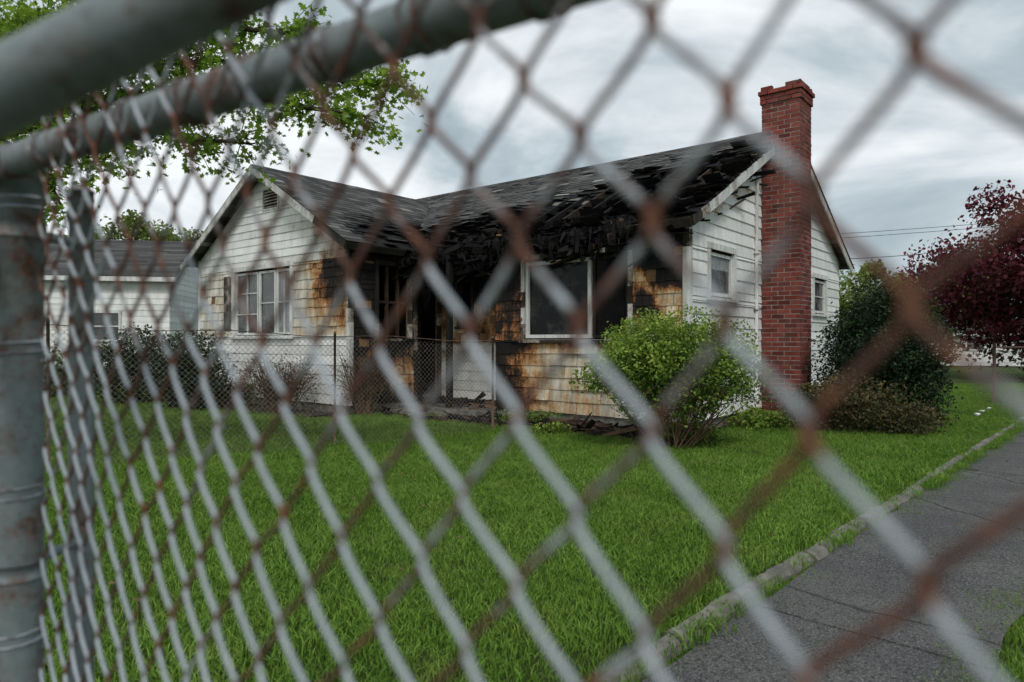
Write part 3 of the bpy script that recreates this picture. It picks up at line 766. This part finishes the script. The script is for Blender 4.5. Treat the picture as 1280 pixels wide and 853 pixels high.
shrub('dark_hedge_shrub',(-6.6,14.0,.80),(.85,.8,.85),8000,.07,M['yew'],1.2,8,wob=.3)
shrub('dark_hedge_shrub',(-8.7,15.6,.85),(1.2,.9,.9),8000,.08,M['yew'],1.4,8,wob=.3)
shrub('dark_hedge_shrub',(-11.2,17.0,.6),(1.2,.9,.65),5000,.08,M['farleaf'],1.0,8,wob=.3)
def tree(name,base,h,cr,n,size,mat,trunk_r=.16,ccz=None,clumps=26,limbm='bark',flat=.85,seed=1):
    random.seed(seed); e_=empty(name,base); m=MB(); b=Vector(base); 
    top=b+Vector((random.gauss(0,.2),random.gauss(0,.2),h*.75))
    tube(m,[b,b+Vector((.03,0,h*.2)),b.lerp(top,.5)+Vector((.1,.05,0)),top],[trunk_r*1.3,trunk_r,trunk_r*.7,trunk_r*.25],8)
    cc=b+Vector((0,0,ccz if ccz else h-cr*flat)); P=[];R=[]
    for i in range(clumps):
        v=Vector((random.gauss(0,1),random.gauss(0,1),random.gauss(0,.9))).normalized(); t=random.random()**.4
        c=cc+Vector((v.x*cr*t,v.y*cr*t,v.z*cr*flat*t)); st=b.lerp(top,random.uniform(.35,.95))
        mid=(st+c)/2+Vector((0,0,-.08*cr)); tube(m,[st,mid,c],[trunk_r*.3,trunk_r*.16,trunk_r*.04],5)
        rr=cr*random.uniform(.2,.42)
        for k in range(n//clumps):
            w=Vector((random.gauss(0,1),random.gauss(0,1),random.gauss(0,.7))).normalized()*rr*random.random()**.45
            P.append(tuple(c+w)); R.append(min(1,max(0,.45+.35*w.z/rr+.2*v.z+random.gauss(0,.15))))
    m.obj('trunk_and_limbs',M[limbm],e_,True)
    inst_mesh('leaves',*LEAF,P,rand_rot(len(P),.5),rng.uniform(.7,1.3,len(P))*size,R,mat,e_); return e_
tree('purple_leaf_tree',(19.4,24.5,0),7.2,3.7,30000,.19,M['red'],.2,3.8,70,seed=3)
tree('spring_tree',(21.5,40,0),6.2,3.2,11000,.27,M['lime'],.2,2.9,44,seed=4)
tree('spring_tree',(26.5,42,0),5.4,3.0,9000,.27,M['lime'],.2,2.6,34,seed=5)
tree('spring_tree',(-19.0,36,0),8.0,2.6,7000,.24,M['lime'],.2,clumps=30,seed=6)
tree('spring_tree',(31,46,0),7.5,3.2,8000,.27,M['lime'],.2,clumps=30,seed=8)
random.seed(11)
P=[];R=[]
for i in range(90):
    an=math.radians(random.uniform(-75,75)); D=random.uniform(75,110); c=(math.sin(an)*D,math.cos(an)*D,random.uniform(1,2.6)); r=random.uniform(2.2,4.5)
    for k in range(170):
        v=Vector((random.gauss(0,1),random.gauss(0,1),random.gauss(0,.8))).normalized()*r*random.random()**.4
        z=abs(c[2]+v.z)
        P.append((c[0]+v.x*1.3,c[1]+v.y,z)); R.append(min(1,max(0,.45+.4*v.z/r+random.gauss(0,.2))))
inst_mesh('distant_trees',*LEAF,P,rand_rot(len(P),.3),rng.uniform(.6,1.1,len(P)),R,M['farleaf'])
# overhanging maple
mt=empty('maple_tree',(-6.8,7.6,0)); mm=MB(); LP=[];LR=[];
tube(mm,[(-6.8,7.6,-.1),(-6.75,7.6,1.2),(-6.7,7.6,2.6),(-6.8,7.7,4.2),(-7,7.8,6),(-7,7.9,8)],[.24,.19,.17,.14,.09,.03],10)
limbs=[[(-6.7,7.6,2.9),(-5.6,7.4,3.65),(-4.4,7.1,3.95),(-3.3,7.0,4.0),(-2.2,6.9,4.12),(-1.1,6.9,4.02)],
 [(-4.6,7.15,3.9),(-4.0,7.1,3.7),(-3.3,7.1,3.55),(-2.7,7.1,3.5)],
 [(-3.3,7.0,4.0),(-2.6,6.8,3.92),(-2.0,6.7,3.74),(-1.4,6.7,3.65)],
 [(-6.75,7.6,3.8),(-5.6,7.3,4.7),(-4.2,7.1,4.95),(-3.0,7.0,4.95)],
 [(-5.6,7.3,4.7),(-4.9,7.0,4.65),(-4.0,6.9,4.5),(-3.1,6.9,4.6)],
 [(-5.6,7.4,3.65),(-5.1,7.1,3.4),(-4.75,7.0,3.1),(-4.6,6.95,2.85)],
 [(-5.2,7.3,3.75),(-4.8,7.1,3.6),(-4.3,6.9,3.3)],
 [(-5.2,7.3,3.75),(-4.7,6.9,3.5),(-4.3,6.8,3.5),(-3.9,6.8,3.35)],
 [(-5.0,7.2,3.8),(-4.3,7.0,4.15),(-3.6,7.0,4.3),(-2.6,6.9,4.3)],
 [(-5.6,7.4,3.65),(-5.2,6.9,4.1),(-4.7,6.6,4.2)],
 [(-5.6,7.3,4.7),(-5.1,6.8,4.5),(-4.3,6.5,4.35),(-3.6,6.5,4.25)],
 [(-4.2,7.1,4.95),(-3.4,7.0,4.7),(-2.7,6.9,4.6),(-2.0,6.9,4.55)],
 [(-6.7,7.6,3.2),(-6.0,7.2,3.3),(-5.4,6.9,3.2),(-5.0,6.8,3.0)],
 [(-6.8,7.7,4.4),(-6.0,8.5,5.5),(-5,9.2,6)],[(-6.8,7.7,4.2),(-7.8,7.2,5.4),(-8.6,7,6)],[(-6.9,7.7,5),(-7,9,6.2),(-7.2,9.8,6.8)],[(-6.9,7.7,5),(-6.2,6.6,6.2),(-5.6,6,6.8)]]
for li,L in enumerate(limbs):
    tube(mm,L,[.045*(1-.85*i/(len(L)-1))+.004 for i in range(len(L))] if li else [.06*(1-.9*i/(len(L)-1))+.004 for i in range(len(L))],6)
    for i in range(len(L)-1):
        a_,b_=Vector(L[i]),Vector(L[i+1]); m_=int((b_-a_).length*(34 if i else 18))
        for k in range(m_):
            p=a_.lerp(b_,random.random()); d=((b_-a_).normalized()*.8+Vector((random.gauss(0,.6),random.gauss(0,.6),random.gauss(0,.45)))).normalized()*random.uniform(.15,.5)
            tube(mm,[p,p+d*.5+Vector((0,0,.02)),p+d],[.006,.004,.002],4)
            for j in range(random.randint(13,22)):
                q=p+d*random.uniform(.3,1.15)+Vector((random.gauss(0,.07),random.gauss(0,.07),random.gauss(0,.055)-.02))
                LP.append(tuple(q)); LR.append(random.random())
mm.obj('trunk_and_limbs',M['bark'],mt,True)
inst_mesh('leaves',*MAPLE,LP,rand_rot(len(LP),1.0),rng.uniform(.045,.095,len(LP)),LR,M['maple'],mt)
# ------------------------------------------------------------ chain link
def chainlink(name,O,dr,i0,i1,z0,z1,hw,hh,r,sides,fine,mat,zref,parent,topf=None,fancy=False):
    mb=MB(); N=(-dr[1],dr[0],0)
    k0=int(math.floor((z0-zref)/hh)); k1=int(math.ceil((z1-zref)/hh))
    ts=(0,.09,.25,.5,.75,.91) if fine else (0,)
    jit=lambda i,k,c:(pn(i*.37+c,k*.41)*.20*hw+pn(i*.07,k*.06,c)*.9*hw) if fine else 0
    for i in range(i0,i1):
        pts=[];ch=[]; rn=random.random(); kk1=k1
        if topf: kk1=int((topf(i*hw)-zref)/hh)
        for k in range(k0,kk1):
            sg=1 if (i+k)%2==0 else -1
            kx0=i+(.5*sg); kx1=i-(.5*sg)
            xa=kx0*hw+sg*r*.9+jit(kx0,k,1); xb=kx1*hw-sg*r*.9+jit(kx1,k+1,1)
            za=zref+k*hh+jit(kx0,k,4); zb=zref+(k+1)*hh+jit(kx1,k+1,4)
            rise=xb>xa
            for t in ts:
                tt=t
                if fine: tt=t-.03*math.sin(2*math.pi*t)
                x=xa+(xb-xa)*tt; z=za+(zb-za)*t; dep=(r*1.0*math.sin(math.pi*t)**.6 if 0<t<1 else 0)*(1 if rise else -1)
                if fine: dep+=.014*pn(i*.11,k*.09,8)
                pts.append((O[0]+dr[0]*x+N[0]*dep,O[1]+dr[1]*x+N[1]*dep,z))
                if fancy:
                    kn_=max(0,1-min(t,1-t)/.24); low=ss(CAMH+.04,CAMH-.06,z)
                    base=(.22*low+.52*(1-low)) if rise else (.68*low+.56*(1-low))
                    base+=.30*pn(i*.31,k*.23,2.2)
                    ch.append(min(.95,base+kn_*.36))
                else: ch.append(.5)
        tube(mb,pts,r,sides,ch,rn,ref=N)
    return mb.obj(name,mat,parent,True)
near=empty('chain_link_fence',(0.0,.31,0))
dn=(-.7217,.6922)
chainlink('wire_mesh',(.0844,.2286),dn,-20,29,.0,CAMH+.30,.0345,.037,.0020,8,True,M['wire'],CAMH+.008,near,fancy=True)
pp=MB()
C=CAMH
def ppipe(a,b,r,mb=pp): 
    a,b=Vector(a),Vector(b); tube(mb,[a+(b-a)*i/6 for i in range(7)],r,28)
ppipe((-.82,1.034,C+.250),(.60,.095,C+.250),.0215)
ppipe((-.55,.49,C+.087),(.02,.405,C+.309),.025)
ppipe((-.760,1.05,-.1),(-.760,1.05,C+.265),.034)
tube(pp,[(-.760,1.05,C+.265),(-.760,1.05,C+.285),(-.760,1.05,C+.302)],[.038,.034,.008],24)
ppipe((-.757,1.2,-.1),(-.757,1.2,C+.262),.0195)
tube(pp,[(-.757,1.2,C+.262),(-.757,1.2,C+.275)],[.022,.008],20)
for z in (C+.17,C-.35,C-.9):
    tube(pp,[(-.760,1.05,z-.012),(-.760,1.05,z+.012)],[.0375,.0375],24); ppipe((-.760,1.05,z),(-.757,1.2,z),.008)
ppipe((-.55,.49,C+.087),(-.80,1.02,C+.13),.025)
pp.obj('posts_and_rails',M['pipe'],near,True)
tw=MB()
for i in range(16):
    t=i/16+.02; p=Vector((-.82,1.034,C+.250)).lerp(Vector((.60,.095,C+.250)),t); ax=Vector((.834,-.5516,0)); sd=Vector((.5516,.834,0)); 
    tube(tw,[p+(sd*math.cos(a_*.5)+Vector((0,0,1))*math.sin(a_*.5))*.0235+ax*(a_*.0012) for a_ in range(0,26)],.0016,6,.6)
for z in np.arange(.1,C+.25,.22):
    p=Vector((-.760,1.05,z)); tube(tw,[p+Vector((math.cos(a_*.5)*.036,math.sin(a_*.5)*.036,a_*.0012)) for a_ in range(26)],.0016,6,.5)
tw.obj('tie_wires',M['wire'],near,True)
# mid fence
mid=empty('garden_chain_link_fence',(-3,8.5,0))
A=Vector((-7.2,5.5,0)); B=Vector((-.33,10.6,0)); dv=(B-A); Lm=dv.length; dv.normalize(); hwm=.034
topm=lambda x:1.70-.24*x/Lm+.02*math.sin(x*3)
chainlink('wire_mesh',(A.x,A.y),(dv.x,dv.y),0,int(Lm/hwm),.05,1.7,hwm,.034,.0026,4,False,M['wirefar'],.05,mid,topf=topm)
fp=MB()
for t in (0,.33,.70,1):
    p=A.lerp(B,t); h=topm(t*Lm)+.03; tube(fp,[(p.x+.03,p.y+.03,-.1),(p.x+.03,p.y+.03,h)],.017,12); tube(fp,[(p.x+.03,p.y+.03,h),(p.x+.03,p.y+.03,h+.03)],[.021,.01],12)
tube(fp,[(A.x+(B.x-A.x)*i/20+.02,A.y+(B.y-A.y)*i/20+.02,topm(Lm*i/20)-.01) for i in range(21)],.006,6)
fp.obj('posts_and_rail',M['postfar'],mid,True)
fr=empty('far_chain_link_fence',(12,15.5,0)); A=Vector((10.9,15.4,0)); B=Vector((24,12.5,0)); dv=B-A; Lf=dv.length; dv.normalize()
chainlink('wire_mesh',(A.x,A.y),(dv.x,dv.y),0,int(Lf/.05),.03,1.3,.05,.05,.0025,3,False,M['wirefar'],.03,fr)
fp=MB()
for t in np.linspace(0,1,6):
    p=A.lerp(B,t); tube(fp,[(p.x,p.y+.03,-.1),(p.x,p.y+.03,1.42)],.035,10)
tube(fp,[(A.x,A.y+.03,1.31),(B.x,B.y+.03,1.31)],.018,8)
fp.obj('posts_and_rail',M['postfar'],fr,True)
# ------------------------------------------------------------ neighbours
def nhouse(name,o,dx,L,Wd,eave,rise,wins,ov=.35):
    e_=empty(name,(o[0],o[1],0)); dx=Vector((*dx,0)).normalized(); dy=Vector((-dx.y,dx.x,0)); O=Vector((*o,0))
    F=lambda a,b,z: tuple(O+dx*a+dy*b+Vector((0,0,z)))
    w=MB();bk2=MB();r=MB();t=MB();g=MB()
    fr_=lambda a,z,oo:F(a,-oo,z); bkk=lambda a,z,oo:F(a,Wd+oo,z); ls=lambda a,z,oo:F(-oo,a,z); rs=lambda a,z,oo:F(L+oo,a,z)
    sl=rise/(Wd/2); cf=lambda a,z:.0
    siding(w,bk2,fr_,0,L,0.1,eave,.2,[],None,(2,5),cf); siding(w,bk2,bkk,0,L,0.1,eave,.2,[],None,(2,5),cf)
    siding(w,bk2,ls,0,Wd,.1,eave+rise,.2,[],(Wd/2,eave+rise,sl),(2,5),cf); siding(w,bk2,rs,0,Wd,.1,eave+rise,.2,[],(Wd/2,eave+rise,sl),(2,5),cf)
    cs=1/math.sqrt(1+sl*sl); Q=(Wd/2+ov)/cs; q=0
    while q<Q:
        for sg in (0,1):
            f=lambda a,qq,h:F(a,(-ov+qq*cs) if sg==0 else (Wd+ov-qq*cs),eave-ov*sl+qq*sl*cs+h)
            a=-.3
            while a<L+.3: a1=min(L+.3,a+random.uniform(.6,1.4)); r.box(f,a,a1,q-.01,min(q+.16,Q),.03,.05,0,random.random()*.9); a=a1
        q+=.16
    for sg in (0,1):
        f=lambda a,qq,h:F(a,(-ov+qq*cs) if sg==0 else (Wd+ov-qq*cs),eave-ov*sl+qq*sl*cs+h)
        for a in (-.31,L+.27): t.box(f,a,a+.04,0,Q,-.12,.025,.1)
        t.box(f,-.3,L+.3,-.03,0,-.12,.02,.1)
    for fc,a0,a1,z0,z1 in wins:
        P_={'f':fr_,'l':ls,'r':rs}[fc]
        g.box(P_,a0,a1,z0,z1,.025,.035)
        t.box(P_,a0-.08,a0,z0,z1,.02,.06,.05); t.box(P_,a1,a1+.08,z0,z1,.02,.06,.05); t.box(P_,a0-.1,a1+.1,z1,z1+.09,.02,.065,.05); t.box(P_,a0-.1,a1+.1,z0-.07,z0,.02,.08,.05)
        t.box(P_,a0,a1,(z0+z1)/2-.02,(z0+z1)/2+.02,.03,.055,.05)
    w.obj('walls',M['siding'],e_); bk2.obj('sheathing',M['siding'],e_); r.obj('roof',M['roof'],e_); t.obj('trim',M['trim'],e_); g.obj('windows',M['glassw'],e_)
nhouse('white_neighbour_house',(-17.6,22.5),(.95,.16),5.9,6,3.75,1.5,[('f',3.4,4.3,1.5,2.4),('f',.9,1.7,1.6,2.7)],.3)
nhouse('white_neighbour_house',(-25.8,22.5),(.9,.2),7.0,8,3.9,1.5,[('f',1,2,1.3,2.4),('f',5.4,6.0,1.6,2.6)],.2)
nhouse('white_shed',(23.0,38),(.95,-.3),7,4,1.9,.35,[('f',2,2.8,1,1.6)])
pl=empty('utility_pole',(27,33,0)); m=MB(); tube(m,[(27,33,0),(27,33,8.2)],[.16,.11],10); m.box(lambda x,y,z:(x,y,z),26.1,27.9,32.93,33.07,7.4,7.52); m.obj('pole',M['bark'],pl)
m=MB()
for dz,dx_ in ((0,0),(.35,.3),(-.9,-.2)):
    a=Vector((27+dx_,33,7.3+dz*.6)); b=Vector(H(6,8.5,4.0))if dz<0 else Vector((-30,44,8.0+dz))
    tube(m,[a.lerp(b,t)-Vector((0,0,1.2*4*t*(1-t)*(1 if dz>=0 else .5))) for t in np.linspace(0,1,20)],.012,4)
m.obj('power_lines',M['darkin'],pl)
lt=MB()
for (x,y) in ((9.1,13.2),(8.6,12.6),(9.5,13.6)): stick(lt,(x,y,.1),(1,.3,.1),.10,.07,.03,.0)
lt.obj('litter',M['trim'])
# ------------------------------------------------------------ world, sun, camera
w=bpy.data.worlds.new('World'); scene.world=w; w.use_nodes=True; t=w.node_tree; t.nodes.clear()
L=t.links.new; N=t.nodes.new
out=N('ShaderNodeOutputWorld'); sky=N('ShaderNodeTexSky'); sky.sky_type='NISHITA'; sky.sun_disc=False
SE_,SR=math.radians(48),math.radians(172); sky.sun_elevation=SE_; sky.sun_rotation=SR
b1_=N('ShaderNodeBackground'); b1_.inputs[1].default_value=.1; L(sky.outputs[0],b1_.inputs[0])
tc=N('ShaderNodeTexCoord'); mp=N('ShaderNodeMapping'); mp.inputs['Scale'].default_value=(1,1,2.6); mp.inputs['Location'].default_value=(.35,.2,.1); L(tc.outputs['Generated'],mp.inputs[0])
nz=N('ShaderNodeTexNoise'); nz.inputs['Scale'].default_value=2.3; nz.inputs['Detail'].default_value=9; nz.inputs['Roughness'].default_value=.52; nz.inputs['Distortion'].default_value=.5; L(mp.outputs[0],nz.inputs['Vector'])
sx=N('ShaderNodeSeparateXYZ'); L(tc.outputs['Generated'],sx.inputs[0])
ma=N('ShaderNodeMath'); ma.operation='MULTIPLY'; ma.inputs[1].default_value=-.14; L(sx.outputs[0],ma.inputs[0])
mb_=N('ShaderNodeMath'); mb_.operation='MULTIPLY'; mb_.inputs[1].default_value=-.20; L(sx.outputs[2],mb_.inputs[0])
m3=N('ShaderNodeMath'); m3.operation='ADD'; L(ma.outputs[0],m3.inputs[0]); L(mb_.outputs[0],m3.inputs[1])
m4=N('ShaderNodeMath'); m4.operation='ADD'; L(m3.outputs[0],m4.inputs[0]); L(nz.outputs[0],m4.inputs[1])
rp=N('ShaderNodeValToRGB'); el=rp.color_ramp.elements; el.new(.5);el.new(.5)
for e_,(p,c) in zip(el,[(.26,(.27,.34,.38)),(.38,(.43,.50,.54)),(.46,(.64,.69,.72)),(.56,(.84,.87,.88))]): e_.position=p; e_.color=(*c,1)
L(m4.outputs[0],rp.inputs[0])
b2_=N('ShaderNodeBackground'); b2_.inputs[1].default_value=1.2; L(rp.outputs[0],b2_.inputs[0])
mx=N('ShaderNodeMixShader'); mx.inputs[0].default_value=.93; L(b1_.outputs[0],mx.inputs[1]); L(b2_.outputs[0],mx.inputs[2]); L(mx.outputs[0],out.inputs[0])
sn=bpy.data.lights.new('sun','SUN'); sn.energy=1.5; sn.angle=math.radians(14); sn.color=(1,.96,.91); so=link(bpy.data.objects.new('sun',sn))
el_=SE_; az=SR; sd=Vector((math.sin(az)*math.cos(el_),math.cos(az)*math.cos(el_),math.sin(el_)))
so.rotation_euler=sd.to_track_quat('Z','Y').to_euler()
cam=bpy.data.cameras.new('camera'); co=link(bpy.data.objects.new('camera',cam)); co.location=(0,0,CAMH); co.rotation_euler=(math.radians(90),0,0)
cam.lens=24; cam.sensor_width=36; cam.clip_start=.01; cam.clip_end=2000
cam.dof.use_dof=True; cam.dof.focus_distance=10.5; cam.dof.aperture_fstop=3.2
scene.camera=co
scene.view_settings.view_transform='Standard'; scene.view_settings.look='None'; scene.view_settings.exposure=0
